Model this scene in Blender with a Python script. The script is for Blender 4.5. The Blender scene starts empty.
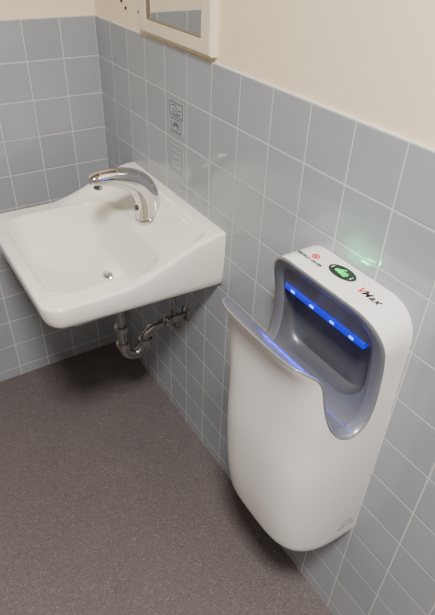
import bpy, bmesh, math, random
from mathutils import Vector, Matrix
random.seed(3)
SC=bpy.context.scene
COL=SC.collection
T=0.11; H=1.2537

# ---------------------------------------------------------------- materials
def mat(name,color,rough=.5,metal=0,noise=0,nscale=20,bump=0,coat=0,emit=None,estr=0,spec=.5):
    m=bpy.data.materials.new(name);m.use_nodes=True;nt=m.node_tree;b=nt.nodes['Principled BSDF']
    b.inputs['Base Color'].default_value=(*color,1);b.inputs['Roughness'].default_value=rough;b.inputs['Metallic'].default_value=metal
    b.inputs['Coat Weight'].default_value=coat;b.inputs['Specular IOR Level'].default_value=spec
    if emit: b.inputs['Emission Color'].default_value=(*emit,1);b.inputs['Emission Strength'].default_value=estr
    if noise or bump:
        tc=nt.nodes.new('ShaderNodeTexCoord');n=nt.nodes.new('ShaderNodeTexNoise');n.inputs['Scale'].default_value=nscale;n.inputs['Detail'].default_value=4
        nt.links.new(tc.outputs['Object'],n.inputs['Vector'])
        if noise:
            r=nt.nodes.new('ShaderNodeMapRange');r.inputs['To Min'].default_value=1-noise;r.inputs['To Max'].default_value=1+noise
            nt.links.new(n.outputs['Fac'],r.inputs['Value'])
            v=nt.nodes.new('ShaderNodeVectorMath');v.operation='SCALE';v.inputs[0].default_value=color
            nt.links.new(r.outputs['Result'],v.inputs['Scale']);nt.links.new(v.outputs['Vector'],b.inputs['Base Color'])
        if bump:
            bp=nt.nodes.new('ShaderNodeBump');bp.inputs['Strength'].default_value=bump;bp.inputs['Distance'].default_value=.002
            nt.links.new(n.outputs['Fac'],bp.inputs['Height']);nt.links.new(bp.outputs['Normal'],b.inputs['Normal'])
    return m

def tile_mat(name,u):
    m=bpy.data.materials.new(name);m.use_nodes=True;nt=m.node_tree;L=nt.links.new;b=nt.nodes['Principled BSDF']
    tc=nt.nodes.new('ShaderNodeTexCoord');s=nt.nodes.new('ShaderNodeSeparateXYZ');cc=nt.nodes.new('ShaderNodeCombineXYZ')
    L(tc.outputs['Object'],s.inputs[0]);L(s.outputs[u],cc.inputs[0]);L(s.outputs[2],cc.inputs[1])
    def brick(ms,sm,c1,c2,mo):
        k=nt.nodes.new('ShaderNodeTexBrick');k.offset=0;k.squash=1
        for a,v in (('Scale',1),('Brick Width',T),('Row Height',T),('Mortar Size',ms),('Mortar Smooth',sm),('Bias',0)): k.inputs[a].default_value=v
        k.inputs['Color1'].default_value=(*c1,1);k.inputs['Color2'].default_value=(*c2,1);k.inputs['Mortar'].default_value=(*mo,1)
        L(cc.outputs[0],k.inputs['Vector']);return k
    k=brick(.0016,.15,(.320,.345,.390),(.350,.373,.415),(.58,.59,.60))
    h=brick(.0042,1,(1,1,1),(1,1,1),(0,0,0))
    n=nt.nodes.new('ShaderNodeTexNoise');n.inputs['Scale'].default_value=9;n.inputs['Detail'].default_value=3;L(tc.outputs['Object'],n.inputs['Vector'])
    hs=nt.nodes.new('ShaderNodeHueSaturation')
    mr=nt.nodes.new('ShaderNodeMapRange');mr.inputs['To Min'].default_value=.95;mr.inputs['To Max'].default_value=1.05;L(n.outputs['Fac'],mr.inputs['Value'])
    L(mr.outputs['Result'],hs.inputs['Value']);L(k.outputs['Color'],hs.inputs['Color']);L(hs.outputs['Color'],b.inputs['Base Color'])
    r=nt.nodes.new('ShaderNodeMapRange');r.inputs['To Min'].default_value=.12;r.inputs['To Max'].default_value=.75;L(k.outputs['Fac'],r.inputs['Value']);L(r.outputs['Result'],b.inputs['Roughness'])
    b.inputs['Specular IOR Level'].default_value=.75
    bp=nt.nodes.new('ShaderNodeBump');bp.inputs['Strength'].default_value=.5;bp.inputs['Distance'].default_value=.0012;L(h.outputs['Color'],bp.inputs['Height'])
    bp2=nt.nodes.new('ShaderNodeBump');bp2.inputs['Strength'].default_value=.18;bp2.inputs['Distance'].default_value=.004
    n2=nt.nodes.new('ShaderNodeTexNoise');n2.inputs['Scale'].default_value=14;L(tc.outputs['Object'],n2.inputs['Vector']);L(n2.outputs['Fac'],bp2.inputs['Height'])
    L(bp.outputs['Normal'],bp2.inputs['Normal']);L(bp2.outputs['Normal'],b.inputs['Normal'])
    return m

def floor_mat():
    m=bpy.data.materials.new('speckled_floor');m.use_nodes=True;nt=m.node_tree;L=nt.links.new;b=nt.nodes['Principled BSDF']
    tc=nt.nodes.new('ShaderNodeTexCoord')
    def vor(scale): 
        v=nt.nodes.new('ShaderNodeTexVoronoi');v.inputs['Scale'].default_value=scale;L(tc.outputs['Object'],v.inputs['Vector']);return v
    v=vor(430); sp=nt.nodes.new('ShaderNodeSeparateColor');L(v.outputs['Color'],sp.inputs[0])
    cr=nt.nodes.new('ShaderNodeValToRGB');cr.color_ramp.interpolation='CONSTANT'
    e=cr.color_ramp.elements;e[0].position=0;e[0].color=(.090,.075,.078,1);e[1].position=.2;e[1].color=(.119,.101,.104,1)
    for p,c in ((.62,(.131,.112,.114,1)),(.86,(.160,.139,.140,1)),(.97,(.235,.213,.211,1))):
        x=e.new(p);x.color=c
    L(sp.outputs[0],cr.inputs[0])
    n=nt.nodes.new('ShaderNodeTexNoise');n.inputs['Scale'].default_value=3.5;n.inputs['Detail'].default_value=5;L(tc.outputs['Object'],n.inputs['Vector'])
    mr=nt.nodes.new('ShaderNodeMapRange');mr.inputs['To Min'].default_value=.86;mr.inputs['To Max'].default_value=1.14;L(n.outputs['Fac'],mr.inputs['Value'])
    vm=nt.nodes.new('ShaderNodeVectorMath');vm.operation='SCALE';L(cr.outputs['Color'],vm.inputs[0]);L(mr.outputs['Result'],vm.inputs['Scale']);L(vm.outputs['Vector'],b.inputs['Base Color'])
    b.inputs['Roughness'].default_value=.5
    bp=nt.nodes.new('ShaderNodeBump');bp.inputs['Strength'].default_value=.2;bp.inputs['Distance'].default_value=.001;L(v.outputs['Distance'],bp.inputs['Height']);L(bp.outputs['Normal'],b.inputs['Normal'])
    return m

M_tile_r=tile_mat('glazed_tile_side',1);M_tile_b=tile_mat('glazed_tile_back',0);M_floor=floor_mat()
M_cream=mat('cream_paint',(.90,.78,.60),.6,noise=.03,nscale=30,bump=.08)
M_far=mat('dull_paint',(.20,.185,.17),.6,noise=.03,nscale=30,bump=.08)
M_ceil=mat('ceiling_paint',(.45,.43,.40),.8,noise=.02)
M_porc=mat('white_porcelain',(.88,.86,.79),.08,noise=.01,nscale=5,coat=.3)
M_chrome=mat('chrome',(.68,.68,.69),.08,1,noise=.02)
M_pipe=mat('dull_chrome_pipe',(.38,.37,.36),.22,1,noise=.1,nscale=40)
M_dark=mat('dark_rubber',(.02,.02,.022),.4,noise=.05)
M_white=mat('white_plastic',(.84,.82,.83),.25,noise=.01,nscale=6)
M_grey=mat('grey_plastic',(.19,.195,.21),.28,.4,noise=.03,nscale=60)
M_recess=mat('dark_grey_plastic',(.095,.098,.11),.32,.2,noise=.04,nscale=60)
M_silver=mat('silver_plastic',(.25,.26,.285),.28,.4,noise=.03,nscale=60)
M_frame=mat('beige_frame',(.80,.72,.57),.4,noise=.04,nscale=25)
M_edge=mat('brown_edge',(.20,.15,.10),.4,noise=.04,nscale=25)
M_glass=mat('mirror_glass',(.68,.70,.66),.02,1,noise=.005)
M_blue=mat('blue_glow',(.005,.01,.25),.3,noise=.01,emit=(.0,.005,1),estr=.75)
M_bluepale=mat('blue_lamp_lens',(.05,.15,.9),.4,noise=.01,emit=(.01,.07,1),estr=5.0)
M_green=mat('green_glow',(.0,.5,.1),.4,noise=.01,emit=(.0,1,.12),estr=1.6)
M_black=mat('black_ink',(.015,.015,.015),.35,noise=.02)
M_whiteink=mat('white_ink',(.8,.8,.8),.5,noise=.02)
M_greyink=mat('grey_ink',(.25,.25,.26),.5,noise=.02)
M_signink=mat('sign_ink',(.08,.085,.095),.5,noise=.02)
M_paleink=mat('pale_ink',(.20,.22,.25),.5,noise=.02)
M_red=mat('red_ink',(.6,.02,.02),.5,noise=.02)
M_sign=mat('sticker_film',(.37,.40,.44),.3,noise=.03)
M_sign2=mat('faint_sticker_film',(.36,.39,.43),.25,noise=.05)

# ---------------------------------------------------------------- helpers
def obj(name,me,m=None,parent=None,smooth=None):
    o=bpy.data.objects.new(name,me);COL.objects.link(o)
    if m is not None: me.materials.clear();me.materials.append(m)
    if smooth is not None:
        for p in me.polygons:p.use_smooth=True
        me.set_sharp_from_angle(angle=math.radians(smooth))
    if parent:
        o.parent=parent;o.matrix_parent_inverse=Matrix.Translation(-Vector(parent.location))
    return o
def mesh(name,vs,fs):
    me=bpy.data.meshes.new(name);me.from_pydata([tuple(v) for v in vs],[],fs);me.validate()
    bm=bmesh.new();bm.from_mesh(me);bmesh.ops.recalc_face_normals(bm,faces=bm.faces);bm.to_mesh(me);bm.free();return me
def empty(name,loc,label,cat):
    o=bpy.data.objects.new(name,None);o.location=loc;o.empty_display_size=.05;COL.objects.link(o);o['label']=label;o['category']=cat;return o
def struct(o): o['kind']='structure';return o
def box(name,lo,hi,m,parent=None,bevel=0,seg=3):
    bm=bmesh.new();bmesh.ops.create_cube(bm,size=1)
    for v in bm.verts:
        v.co=Vector([lo[i]+(v.co[i]+.5)*(hi[i]-lo[i]) for i in range(3)])
    if bevel: bmesh.ops.bevel(bm,geom=bm.edges[:],offset=bevel,segments=seg,affect='EDGES',profile=.5)
    me=bpy.data.meshes.new(name);bm.to_mesh(me);bm.free();return obj(name,me,m,parent,40 if bevel else None)
def cat(pts,n):
    """catmull-rom through tuples"""
    P=[pts[0]]+list(pts)+[pts[-1]];out=[]
    for i in range(1,len(P)-2):
        for j in range(n):
            t=j/n;a,b,c,d=P[i-1],P[i],P[i+1],P[i+2]
            out.append(tuple(.5*((2*b[k])+(c[k]-a[k])*t+(2*a[k]-5*b[k]+4*c[k]-d[k])*t*t+(3*b[k]-a[k]-3*c[k]+d[k])*t**3) for k in range(len(b))))
    out.append(tuple(pts[-1]));return out
def tube(name,path,m,parent=None,seg=24,side=Vector((0,1,0)),closed=False,smooth=50):
    """path entries (x,y,z,ra,rb): ra along 'side', rb along the other normal"""
    vs=[];fs=[];n=len(path)
    for i,p in enumerate(path):
        a=Vector(path[(i-1)%n if closed else max(i-1,0)][:3]);b=Vector(path[(i+1)%n if closed else min(i+1,n-1)][:3])
        sd=side[i] if isinstance(side,list) else side
        t=(b-a).normalized();s=(sd-t*sd.dot(t))
        if s.length<1e-3: s=Vector((1,0,0))-t*t.x
        s.normalize();u=t.cross(s).normalized()
        for j in range(seg):
            g=2*math.pi*j/seg;vs.append(Vector(p[:3])+s*p[3]*math.cos(g)+u*p[4]*math.sin(g))
    for i in range(n if closed else n-1):
        k=(i+1)%n
        for j in range(seg):
            fs.append((i*seg+j,i*seg+(j+1)%seg,k*seg+(j+1)%seg,k*seg+j))
    if not closed: fs.append(tuple(range(seg))[::-1]);fs.append(tuple((n-1)*seg+j for j in range(seg)))
    return obj(name,mesh(name,vs,fs),m,parent,smooth)
def lathe(name,prof,origin,axis,m,parent=None,seg=40,smooth=35):
    """prof: (r,h) along axis"""
    ax=Vector(axis).normalized();s=Vector((0,1,0)) if abs(ax.y)<.9 else Vector((1,0,0));s=(s-ax*s.dot(ax)).normalized();u=ax.cross(s)
    vs=[];fs=[]
    for r,h in prof:
        for j in range(seg):
            g=2*math.pi*j/seg;vs.append(Vector(origin)+ax*h+(s*math.cos(g)+u*math.sin(g))*r)
    for i in range(len(prof)-1):
        for j in range(seg): fs.append((i*seg+j,i*seg+(j+1)%seg,(i+1)*seg+(j+1)%seg,(i+1)*seg+j))
    fs.append(tuple(range(seg)));fs.append(tuple((len(prof)-1)*seg+j for j in range(seg)))
    return obj(name,mesh(name,vs,fs),m,parent,smooth)
def sm(x): x=max(0,min(1,x));return x*x*(3-2*x)
def cl(x): return max(0,min(1,x))

# ---------------------------------------------------------------- room shell
RX,RY,RZ=-1.75,-2.7,2.5
o=box('wall_right',(0,RY,-H),(.11,0.0,0),M_tile_r);o.location=(0,0,H);struct(o)
o=box('wall_right_upper',(.006,RY,H),(.11,0,RZ),M_cream);struct(o)
o=box('wall_back',(RX,0,-H),(.11,.11,0),M_tile_b);o.location=(0,0,H);struct(o)
o=box('wall_back_upper',(RX,.006,H),(.11,.11,RZ),M_cream);struct(o)
o=box('wall_left',(RX-.1,RY-.1,0),(RX,.11,RZ),M_far);struct(o)
o=box('wall_front',(RX,RY-.1,0),(.11,RY,RZ),M_far);struct(o)
o=box('floor',(RX-.1,RY-.1,-.1),(.11,.11,0),M_floor);struct(o)
o=box('ceiling',(RX-.1,RY-.1,RZ),(.11,.11,RZ+.1),M_ceil);struct(o)

# ---------------------------------------------------------------- sink
SY=-.4795;W=.2655;D=.468
sink=empty('wall_mounted_sink',(0,SY,.714),'white porcelain wall-hung washbasin with raised back ledge','sink')
rf=.008;rc=.042
def zside(d):
    t=cl((d-.02)/.25)
    return .800+.078*(1-(.5*t+.5*sm(t)))
def zmid(d):
    return .810+.068*(1-(.75*cl((d-.030)/.074)+.25*sm((d-.024)/.086)))-.008*sm((d-.10)/.12)
def ztop(d,y):
    s=sm((abs(y)-(W-.052))/.034)
    z=zmid(d)*(1-s)+zside(d)*s
    # bowl
    cx,hx,hy,r=.285,.150,.210,.066
    qx=abs(d-cx)-(hx-r);qy=abs(y)-(hy-r)
    sd=math.hypot(max(qx,0),max(qy,0))+min(max(qx,qy),0)-r
    i=-sd
    if i>-.003:
        z-=.014*sm((i+.003)/.010)
        z-=.096*sm(i/.042)+.034*sm(i/.15)
    return z
ND=130;NY=160
ds=[(D-rf-rc)*i/(ND-14) for i in range(ND-14)]+[D-rf-rc+rc*math.sin(math.pi/2*i/14) for i in range(15)]
def hwi(d):
    e=d-(D-rf-rc)
    return (W-rf-rc)+math.sqrt(max(rc*rc-e*e,0)) if e>0 else W-rf
vs=[];n=len(ds)
for d in ds:
    w=hwi(d)
    for j in range(NY+1):
        y=-w+2*w*j/NY; vs.append((-d,SY+y,ztop(d,y)))
fs=[(i*(NY+1)+j,i*(NY+1)+j+1,(i+1)*(NY+1)+j+1,(i+1)*(NY+1)+j) for i in range(n-1) for j in range(NY)]
loop=[(0,j) for j in range(NY+1)]+[(i,NY) for i in range(1,n)]+[(n-1,j) for j in range(NY-1,-1,-1)]+[(i,0) for i in range(n-2,0,-1)]
lp=[i*(NY+1)+j for i,j in loop]
def zb(d): return .714+.023*d/.46
nl=len(lp);prev=lp
nor=[]
for k in range(nl):
    a=Vector(vs[lp[k-1]]);b=Vector(vs[lp[(k+1)%nl]]);t=(b-a);t.z=0;t.normalize();nn=Vector((t.y,-t.x,0))
    c=Vector(vs[lp[k]]);ctr=Vector((-.23,SY,0))
    if nn.dot(c-ctr)<0: nn=-nn
    if loop[k][0]==0: nn=Vector((0,math.copysign(1,c.y-SY),0)) if loop[k][1] in (0,NY) else Vector((0,0,0))
    nor.append(nn)
rings=[(rf*math.sin(g),-rf*(1-math.cos(g))) for g in (math.pi/8,math.pi/4,3*math.pi/8,math.pi/2)]
for o_,dz in rings:
    cur=[]
    for k in range(nl):
        c=Vector(vs[lp[k]]);p=c+nor[k]*o_;cur.append(len(vs));vs.append((p.x,p.y,c.z+dz))
    for k in range(nl): fs.append((prev[k],prev[(k+1)%nl],cur[(k+1)%nl],cur[k]))
    prev=cur
for f,o_ in ((.3,rf-.0015),(.6,rf-.004),(.82,rf-.008),(.95,rf-.013),(1,rf-.019)):
    cur=[]
    for k in range(nl):
        c=Vector(vs[lp[k]]);p=c+nor[k]*o_;z0=c.z-rf;cur.append(len(vs));vs.append((p.x,p.y,z0+(zb(-c.x)-z0)*f))
    for k in range(nl): fs.append((prev[k],prev[(k+1)%nl],cur[(k+1)%nl],cur[k]))
    prev=cur
# underside
base=len(vs)
for d in ds:
    w=hwi(d)-.022
    for j in range(NY+1):
        y=-w+2*w*j/NY; vs.append((-min(d,D-rf-.022),SY+y,min(zb(d)+.0,ztop(d,y)-.02)))
for i in range(n-1):
    for j in range(NY): fs.append((base+i*(NY+1)+j,base+(i+1)*(NY+1)+j,base+(i+1)*(NY+1)+j+1,base+i*(NY+1)+j+1))
for k in range(nl):
    a=base+lp[k];b=base+lp[(k+1)%nl]
    fs.append((prev[k],prev[(k+1)%nl],b,a))
obj('basin',mesh('basin',vs,fs),M_porc,sink,60)
DX=-.210
dz=ztop(-DX,0)
lathe('drain',[(.021,-.010),(.022,-.001),(.020,.0012),(.016,.0012),(.014,-.001),(.012,-.006)],(DX,SY,dz),(0,0,1),M_chrome,sink)
lathe('drain_stopper',[(.0125,-.004),(.0125,.000),(.010,.0015),(.003,.002)],(DX,SY,dz),(0,0,1),M_chrome,sink)

# ---------------------------------------------------------------- faucet
fx=-.084;fz=ztop(.084,0)
fau=empty('sensor_faucet',(fx,SY,fz),'polished chrome touchless faucet curving over the basin','faucet')
lathe('base_ring',[(.036,-.022),(.036,.002),(.034,.006),(.031,.008)],(fx,SY,fz),(-.30,0,1),M_chrome,fau)
pth=cat([(fx,SY,fz-.008,.032,.033),(fx+.002,SY,fz+.028,.031,.034),(fx-.002,SY,fz+.062,.0295,.035),(fx-.018,SY,fz+.094,.028,.034),(fx-.048,SY,fz+.117,.0255,.030),(fx-.086,SY,fz+.130,.0225,.0245),(fx-.125,SY,fz+.135,.0195,.0195),(fx-.148,SY,fz+.135,.017,.0155),(fx-.157,SY,fz+.134,.012,.010)],8)
tube('spout',pth,M_chrome,fau,36)
lathe('aerator',[(.011,0),(.011,.012),(.009,.014)],(fx-.134,SY,fz+.121),(-.25,0,-1),M_pipe,fau,24)
lathe('sensor_window',[(.008,0),(.0075,.0035)],(fx-.0325,SY,fz+.032),(-1,0,-.05),M_dark,fau,24)

# ---------------------------------------------------------------- trap
tx=-.190
trap=empty('drain_trap',(0,SY,.432),'dull chrome sink drain pipe with curved trap entering the tiled wall','pipe')
P=lambda x,z,r=.0145:(x,SY,z,r,r)
tube('tailpiece',[P(tx,.672),P(tx,.40)],M_pipe,trap)
tube('trap_bend',cat([P(tx,.47,.017),P(tx,.41,.017),P(tx,.392,.017),P(tx+.012,.362,.017),P(tx+.038,.348,.017),P(tx+.064,.362,.017),P(tx+.076,.392,.017),P(tx+.080,.41,.017),P(tx+.100,.428,.016),P(tx+.125,.432,.015),P(.001,.432,.015)],6),M_pipe,trap)
for i,(x,z,ax) in enumerate([(tx,.47,(0,0,1)),(tx,.405,(0,0,1)),(tx+.076,.392,(0,0,1)),(tx,.61,(0,0,1))]):
    lathe('slip_nut',[(.018,-.010),(.0225,-.009),(.0235,0),(.0225,.009),(.018,.010)],(x,SY,z),ax,M_pipe,trap,10,25)
lathe('wall_flange',[(.032,-.001),(.032,.003),(.025,.009),(.017,.013)],(0,SY,.432),(-1,0,0),M_pipe,trap)
val=empty('supply_valve',(0,SY-.07,.50),'chrome water supply stop valve with riser tube on the wall','valve')
vy=SY-.07
lathe('wall_flange',[(.026,-.001),(.026,.002),(.020,.008),(.010,.010)],(0,vy,.50),(-1,0,0),M_pipe,val)
lathe('valve_body',[(.009,0),(.009,.03),(.014,.031),(.014,.055),(.010,.057),(.010,.062)],(0,vy,.50),(-1,0,0),M_pipe,val,20)
lathe('valve_handle',[(.006,0),(.016,.004),(.019,.009),(.016,.016),(.006,.018)],(-.062,vy,.50),(-1,0,0),M_pipe,val,12,25)
tube('riser_tube',cat([(-.043,vy,.505,.005,.005),(-.043,vy,.56,.005,.005),(-.05,vy+.01,.62,.005,.005),(-.06,vy+.03,.715,.005,.005)],6),M_pipe,val,12)

# ---------------------------------------------------------------- hand dryer
CY=-1.166;ZT=1.006;ZB=.34
def NPz(z): return 3.6+1.2*sm((z-.70)/.22)
def lerp(tab,z):
    if z<=tab[0][0]: return tab[0][1]
    for (a,va),(b,vb) in zip(tab,tab[1:]):
        if z<=b: t=(z-a)/(b-a);return va+(vb-va)*t
    return tab[-1][1]
WT=cat([(.33,.150),(.40,.153),(.5,.155),(.65,.155),(.8,.151),(.87,.149),(.925,.149),(.965,.147),(1.02,.147)],8)
DT=cat([(.33,.168),(.40,.184),(.5,.198),(.65,.207),(.78,.206),(.86,.208),(.91,.216),(.95,.230),(1.02,.236)],8)
RB=.055;RT=.064
def wz(z):
    w=lerp(WT,max(z,ZB))
    if z<ZB+RB: e=(ZB+RB-z)/RB; w-=.036*(1-math.sqrt(max(1-e*e,0)))
    if z>ZT-RT: e=(z-(ZT-RT))/RT; w-=RT*(1-math.sqrt(max(1-e*e,0)))
    return w
def dz_(z):
    d=lerp(DT,max(z,ZB))
    if z<ZB+RB: e=(ZB+RB-z)/RB; d-=RB*(1-math.sqrt(max(1-e*e,0)))
    return d
zs=[ZB+RB*(1-math.cos(math.pi/2*i/10)) for i in range(11)]
z=zs[-1]
while z<ZT-RT-.012: z+=.012;zs.append(z)
zs=[q for q in zs if q<ZT-RT-.004]+[ZT-RT+RT*math.sin(math.pi/2*i/12) for i in range(13)]
NA=88;vs=[];fs=[]
XB=.0005
for z in zs:
    w=wz(z);d=dz_(z);NP=NPz(z)
    for j in range(NA+1):
        g=math.pi*j/NA;c=math.cos(g);s=math.sin(g)
        vs.append((XB-d*max(s,0)**(2/NP),CY-w*math.copysign(abs(c)**(2/NP),c),z))
R=NA+1
for i in range(len(zs)-1):
    for j in range(NA): fs.append((i*R+j,i*R+j+1,(i+1)*R+j+1,(i+1)*R+j))
    fs.append((i*R+NA,i*R,(i+1)*R,(i+1)*R+NA))
fs.append(tuple(range(R)));fs.append(tuple((len(zs)-1)*R+j for j in range(R)))
shell=obj('shell_tmp',mesh('shell_tmp',vs,fs))
prof=cat([(-.30,.957),(-.250,.953),(-.228,.949),(-.208,.941),(-.190,.927),(-.178,.903),(-.170,.870),(-.160,.832),(-.145,.795),(-.123,.767),(-.100,.757),(-.080,.762),(-.063,.780),(-.055,.81),(-.053,.85),(-.057,.90),(-.066,.945),(-.076,.975),(-.086,.998),(-.100,1.02),(-.14,1.08)],6)
vs=[]
poly=prof+[(-.30,1.08)]
for sgn in (-.3,.3):
    for x,z in poly: vs.append((x,CY+sgn,z))
k=len(poly);fs=[(i,(i+1)%k,k+(i+1)%k,k+i) for i in range(k)]+[tuple(range(k)),tuple(range(k,2*k))]
cut=obj('cut_tmp',mesh('cut_tmp',vs,fs))
# second cutter: recess under the hood
RWY=.118;vs=[];RZ0,RZ1=.785,.936
ol=[]
for cy_,cz_,a0 in ((RWY-.012,RZ1-.012,0),(-RWY+.012,RZ1-.012,90),(-RWY+.06,RZ0+.06,180),(RWY-.06,RZ0+.06,270)):
    r_=.012 if a0<180 else .06
    for j in range(9):
        g=math.radians(a0+90*j/8);ol.append((cy_+r_*math.cos(g),cz_+r_*math.sin(g)))
for x,sc in ((-.13,1),(-.060,1),(-.045,.985),(-.036,.955),(-.031,.90),(-.030,.6)):
    for a,b in ol: vs.append((x,CY+a*sc,.862+(b-.862)*sc if x>-.06 else b))
k=len(ol);nr=6;fs=[(L*k+i,L*k+(i+1)%k,(L+1)*k+(i+1)%k,(L+1)*k+i) for L in range(nr-1) for i in range(k)]+[tuple(range(k)),tuple(range((nr-1)*k,nr*k))]
cut2=obj('cut_tmp2',mesh('cut_tmp2',vs,fs))
for c_ in (cut,cut2):
    md=shell.modifiers.new('b','BOOLEAN');md.operation='DIFFERENCE';md.object=c_;md.solver='EXACT'
bpy.context.view_layer.update()
me=bpy.data.meshes.new_from_object(shell.evaluated_get(bpy.context.evaluated_depsgraph_get()))
for c_ in (shell,cut,cut2): bpy.data.objects.remove(c_)
def dseg(p):
    best=9
    for (ax,az),(bx,bz) in zip(prof,prof[1:]):
        vx,vz=bx-ax,bz-az;t=max(0,min(1,((p[0]-ax)*vx+(p[1]-az)*vz)/(vx*vx+vz*vz+1e-12)))
        best=min(best,math.hypot(p[0]-ax-vx*t,p[1]-az-vz*t))
    return best
dry=empty('hand_dryer',(0,CY,ZB),'white and grey hands-in electric hand dryer mounted on tiled wall','hand dryer')
def cls(f):
    if all(dseg((v.co.x,v.co.z))<2e-4 for v in f.verts): return 1
    if all(-.12<v.co.x<-.02 and abs(v.co.y-CY)<RWY+.001 and RZ0-.001<v.co.z<RZ1+.001 for v in f.verts): return 2
    return 0
def split(kind,name,m):
    bm=bmesh.new();bm.from_mesh(me)
    dl=[f for f in bm.faces if cls(f)!=kind]
    bmesh.ops.delete(bm,geom=dl,context='FACES')
    mm=bpy.data.meshes.new(name);bm.to_mesh(mm);bm.free();return obj(name,mm,m,dry,38)
split(0,'housing',M_white);split(1,'slot_liner',M_grey);split(2,'air_recess',M_recess)
# bezel along the opening
def yb(x,z):
    d=dz_(z);w=wz(z);q=abs(x-XB)/d;NP=NPz(z)
    return None if q>=1 else w*(1-q**NP)**(1/NP)
dense=[];dn=[]
for (ax,az),(bx,bz) in zip(prof,prof[1:]):
    L_=math.hypot(bx-ax,bz-az);nn=max(1,int(L_/.001))
    for i in range(nn): dense.append((ax+(bx-ax)*i/nn,az+(bz-az)*i/nn));dn.append(Vector((-(bz-az)/L_,0,(bx-ax)/L_)))
half=[];hn=[];last=None
for (x,z),nn in zip(dense,dn):
    if z>=ZT-.0008: break
    y=yb(x,z)
    if y is None: last=(x,z);half=[];hn=[];continue
    half.append(Vector((x,y,z)));hn.append(nn)
xtop=half[-1][0];yt=half[-1][1]
H2=[Vector((last[0],0,last[1]))]+half+[Vector((xtop,yt*(1-i/10),ZT-.0005)) for i in range(1,11)]
N2=[Vector((0,0,1))]+hn+[hn[-1]]*10
pts=[H2[0]];ns=[N2[0]]
for p,nn in zip(H2[1:],N2[1:]):
    while (p-pts[-1]).length>=.005:
        pts.append(pts[-1]+(p-pts[-1]).normalized()*.005);ns.append(nn)
pts.append(H2[-1]);ns.append(N2[-1])
m_=len(pts)
raw=[]
for i,p in enumerate(pts):
    a=pts[max(i-1,0)];b=pts[min(i+1,m_-1)];t=(b-a).normalized()
    if i in (0,m_-1): t=Vector((0,1 if i==0 else -1,0))
    nn=ns[i].normalized();inw=nn.cross(t).normalized()
    ctr=Vector((-.10 if p.z<.95 else p.x,0,p.z if p.z<.95 else .93))
    raw.append(inw if inw.dot(ctr-p)>0 else -inw)
for _ in range(6):
    raw=[(raw[max(i-1,0)]+raw[i]*2+raw[min(i+1,m_-1)]).normalized() for i in range(m_)]
path=[]
for i,p in enumerate(pts):
    f_=sm((p.x+.205)/.06)
    bw=.0030+.0115*f_
    hh=.0018+.0027*f_
    c=p+raw[i]*(bw-.0012)+ns[i]*.0004
    path.append((c,raw[i],bw,hh))
full=[(c.x,CY-max(c.y,0),c.z,bw,hh) for c,_,bw,hh in path]+[(c.x,CY+max(c.y,0),c.z,bw,hh) for c,_,bw,hh in path[-2:0:-1]]
sd=[Vector((r[1].x,-r[1].y,r[1].z)) for r in path]+[r[1].copy() for r in path[-2:0:-1]]
tube('bezel',full,M_silver,dry,16,sd,True,60)
# blue strip under the hood
BY=CY+.004
box('light_strip',(-.0655,BY-.108,.919),(-.045,BY+.110,.934),M_blue,dry,.003)
for y in (-.078,-.028,.028,.084):
    box('lamp_lens',(-.0675,BY+y-.006,.9225),(-.063,BY+y+.006,.9285),M_bluepale,dry,.0025)
# status indicator
def oval(name,cx,cy,z,rx,ry,h,m,inner=0):
    vs=[];fs=[];n=48
    for zz in (z,z+h):
        for j in range(n): g=2*math.pi*j/n;vs.append((cx+ry*math.sin(g),cy+rx*math.cos(g),zz))
        if inner:
            for j in range(n): g=2*math.pi*j/n;vs.append((cx+(ry-inner)*math.sin(g),cy+(rx-inner)*math.cos(g),zz))
    q=2*n if inner else n
    for j in range(n):
        k=(j+1)%n;fs.append((j,k,q+k,q+j))
        if inner: fs+=[(n+j,q+n+j,q+n+k,n+k),(j,n+j,n+k,k),(q+j,q+k,q+n+k,q+n+j)]
    if not inner: fs+=[tuple(range(n)),tuple(range(n,2*n))]
    return obj(name,mesh(name,vs,fs),m,dry)
IX,IY=-.032,CY+.004
oval('indicator_window',IX,IY,ZT-.001,.031,.0175,.0022,M_black)
def bars(name,L,m):
    vs=[];fs=[]
    for x0_,y0_,x1_,y1_,r in L:
        v=Vector((x1_-x0_,y1_-y0_)).normalized();nrm=Vector((-v.y,v.x));k=len(vs)
        for c,sg in (((x0_,y0_),-1),((x1_,y1_),1)):
            for j in range(7):
                g=math.pi*j/6-math.pi/2
                d_=(v*math.cos(g)-nrm*math.sin(g))*r*sg
                vs.append((IX+c[0]+d_.x,IY+c[1]+d_.y,ZT+.0016+len(vs)*1e-7))
        fs.append(tuple(range(k,k+14)))
    return obj(name,mesh(name,vs,fs),m,dry)
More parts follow.
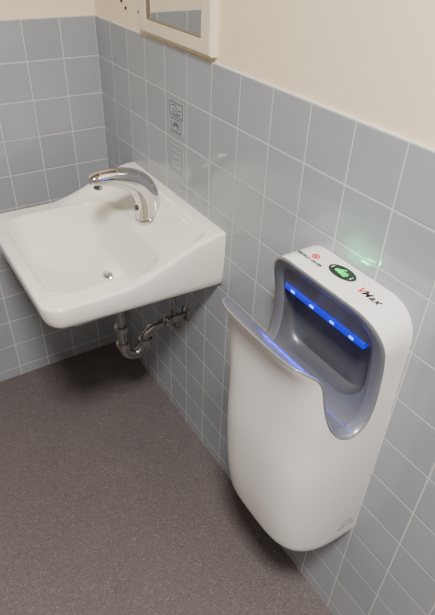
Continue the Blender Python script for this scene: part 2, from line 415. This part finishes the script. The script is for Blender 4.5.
# open hand seen from the side: palm, fingers reaching forward, raised thumb
hb=[(-.002,.011,-.001,.004,.0046)]
hb+=[(-.0055,.005,-.0075,-.012,.0014),(-.002,.003,-.0027,-.0140,.0014),(.0015,.003,.0022,-.012,.0014),(.002,.007,.0095,.000,.0016)]
bars('hand_symbol',hb,M_green)
for yy in (.0235,-.0235): bars('indicator_mark',[(-.005,yy,.003,yy,.0009)],M_whiteink)
def text(name,s,size,x,y,z,m,parent=None,shear=0,extr=.0003,rot=0,B=None,spacing=1,off=0):
    c=bpy.data.curves.new(name,'FONT');c.body=s;c.size=size;c.extrude=extr;c.shear=shear;c.align_x='CENTER';c.align_y='CENTER';c.space_character=spacing;c.offset=off
    t=bpy.data.objects.new('t',c);COL.objects.link(t);bpy.context.view_layer.update()
    mm=bpy.data.meshes.new_from_object(t.evaluated_get(bpy.context.evaluated_depsgraph_get()));bpy.data.objects.remove(t)
    B=B or Matrix(((0,1,0),(-1,0,0),(0,0,1)))
    B=B@Matrix.Rotation(rot,3,'Z')
    mm.transform(Matrix.Translation((x,y,z))@B.to_4x4())
    return obj(name,mm,m,parent)
text('brand_lettering','WORLD DRYER',.0094,-.052,CY+.071,ZT+.0003,M_black,dry,off=.0003)
oval('brand_emblem',-.036,CY+.071,ZT-.0005,.0090,.0080,.0012,M_red,.0028)
oval('brand_emblem',-.036,CY+.071,ZT-.0005,.0042,.0034,.0012,M_red)
text('model_lettering','Max',.0205,-.043,CY-.0775,ZT+.0003,M_black,dry,.30,spacing=1.18,off=.0004)
text('model_initial','V',.0250,-.042,CY-.0520,ZT+.0003,M_red,dry,.30,off=.0005)
# tiny certification print on the lower side of the housing
Bs=Matrix(((1,0,0),(0,0,-1),(0,1,0)))  # reads on the face turned toward -Y
for i,s in enumerate(('UL  CE','120V 60Hz','MADE IN USA')):
    text('side_print',s,.008,-.035,CY-wz(.43)-.0006,.450-.012*i,M_greyink,dry,B=Bs)
# ---------------------------------------------------------------- mirror
mir=empty('wall_mirror',(0,-.50,1.265),'framed rectangular mirror with beige frame above the tiles','mirror')
y0,y1,z0,z1=-.672,-.330,1.266,1.90;fw=.038;fb=.030;xf=-.014
def ring_frame(name,y0,y1,z0,z1,fw,fb,xf,xb,m):
    o=[(y0,z0),(y1,z0),(y1,z1),(y0,z1)];i=[(y0+fw,z0+fb),(y1-fw,z0+fb),(y1-fw,z1-fw),(y0+fw,z1-fw)]
    c=min(.004,fb*.2)
    ob=[(y0+c,z0+c),(y1-c,z0+c),(y1-c,z1-c),(y0+c,z1-c)]
    vs=[(xb,*p) for p in o]+[(xf+c,*p) for p in o]+[(xf,*p) for p in ob]+[(xf,*p) for p in i]+[(min(xf+.012,xb),*p) for p in i]
    fs=[]
    for L in range(4):
        for k in range(4): a=L*4+k;b=L*4+(k+1)%4;fs.append((a,b,b+4,a+4))
    for k in range(4): fs.append((16+k,16+(k+1)%4,(k+1)%4,k))
    return obj(name,mesh(name,vs,fs),m,mir)
ring_frame('frame',y0,y1,z0,z1,fw,fb,xf,.0062,M_frame)
ring_frame('inner_edge',y0+fw-.001,y1-fw+.001,z0+fb-.001,z1-fw+.001,.004,.004,xf+.003,-.004,M_edge)
box('glass',(xf+.008,y0+fw,z0+fb),(xf+.011,y1-fw,z1-fw),M_glass,mir)

# ---------------------------------------------------------------- stickers on tiles
def sticker(name,label,ya,yb_,za,zb_,m):
    o=box(name,(-.0012,ya,za),(.0004,yb_,zb_),m,None);o['label']=label;o['category']='sticker';return o
st=sticker('instruction_sticker','small clear sticker with black line pictograms on a tile',-.536,-.460,1.050,1.130,M_sign)
def wire(name,lines,m,par,r=.0013):
    vs=[];fs=[]
    for (a,b),(c,d) in lines:
        v=Vector((c-a,d-b));L=v.length;v/=L;nrm=Vector((-v.y,v.x))*r
        k=len(vs);
        for p in ((a,b),(c,d)):
            for s in (-1,1): vs.append((-.0016,p[0]+nrm.x*s,p[1]+nrm.y*s))
        fs.append((k,k+1,k+3,k+2))
    return obj(name,mesh(name,vs,fs),m,par)
def pl(pts): return list(zip(pts,pts[1:]))
Y=lambda u:-.461-u*.074
Z=lambda v:1.051+v*.078
def PL(pts): return pl([(Y(a),Z(b)) for a,b in pts])
L=PL([(.05,.54),(.05,.97),(.95,.97),(.95,.54),(.05,.54)])+PL([(.15,.85),(.45,.9),(.6,.75),(.85,.78)])+PL([(.2,.65),(.5,.6),(.8,.66)])+PL([(.3,.75),(.5,.7),(.7,.6)])
L+=PL([(.15,.05),(.15,.45),(.85,.45),(.85,.05),(.15,.05)])+PL([(.25,.15),(.5,.38),(.75,.15)])+PL([(.3,.3),(.7,.3)])+PL([(.35,.12),(.35,.24),(.6,.24),(.6,.12)])
wire('pictogram',L,M_signink,st,.0012)
st2=sticker('instruction_sticker','faded translucent sticker with pale grey print on a tile',-.536,-.464,.942,1.020,M_sign2)
Z=lambda v:.942+v*.078
wire('pictogram',PL([(.1,.1),(.1,.9),(.9,.9),(.9,.1),(.1,.1)])+PL([(.2,.7),(.8,.7)])+PL([(.2,.5),(.7,.5)])+PL([(.3,.3),(.8,.35)]),M_paleink,st2,.0009)
# screws remaining in the plaster above the tiles
for y,z,r in ((-.295,1.301,.004),(-.190,1.315,.005),(-.215,1.300,.004)):
    s=lathe('wall_screw',[(r,-.001),(r,.002),(r*.6,.004)],(.006,y,z),(-1,0,0),M_dark,None,16)
    s['label']='small dark screw sticking out of the cream painted wall';s['category']='screw';s['group']='screws in the painted wall'

# ---------------------------------------------------------------- lights
def area(name,loc,size,power,color,rot=(0,0,0),sy=None):
    l=bpy.data.lights.new(name,'AREA');l.energy=power;l.color=color;l.size=size
    if sy: l.shape='RECTANGLE';l.size_y=sy
    o=bpy.data.objects.new(name,l);o.location=loc;o.rotation_euler=rot;COL.objects.link(o);return o
area('ceiling_lamp',(-.75,-1.85,2.47),.30,78,(1,.95,.87),sy=.30)
area('blue_lamp',(-.074,CY,.915),.01,.34,(.01,.03,1),(0,math.radians(75),0),sy=.2)
area('green_lamp',(IX,IY,ZT+.004),.02,.07,(.1,1,.35),(math.radians(180),0,0),sy=.02)
w=bpy.data.worlds.new('w');SC.world=w;w.use_nodes=True;w.node_tree.nodes['Background'].inputs[0].default_value=(.9,.85,.8,1);w.node_tree.nodes['Background'].inputs[1].default_value=.2

cam=bpy.data.cameras.new('camera');co=bpy.data.objects.new('camera',cam);COL.objects.link(co)
cam.lens=537.09*36/615;cam.sensor_width=36;cam.clip_start=.01
co.location=(-.67042,-1.7128,1.5196);co.rotation_euler=(.933,-.035439,-.56853);SC.camera=co
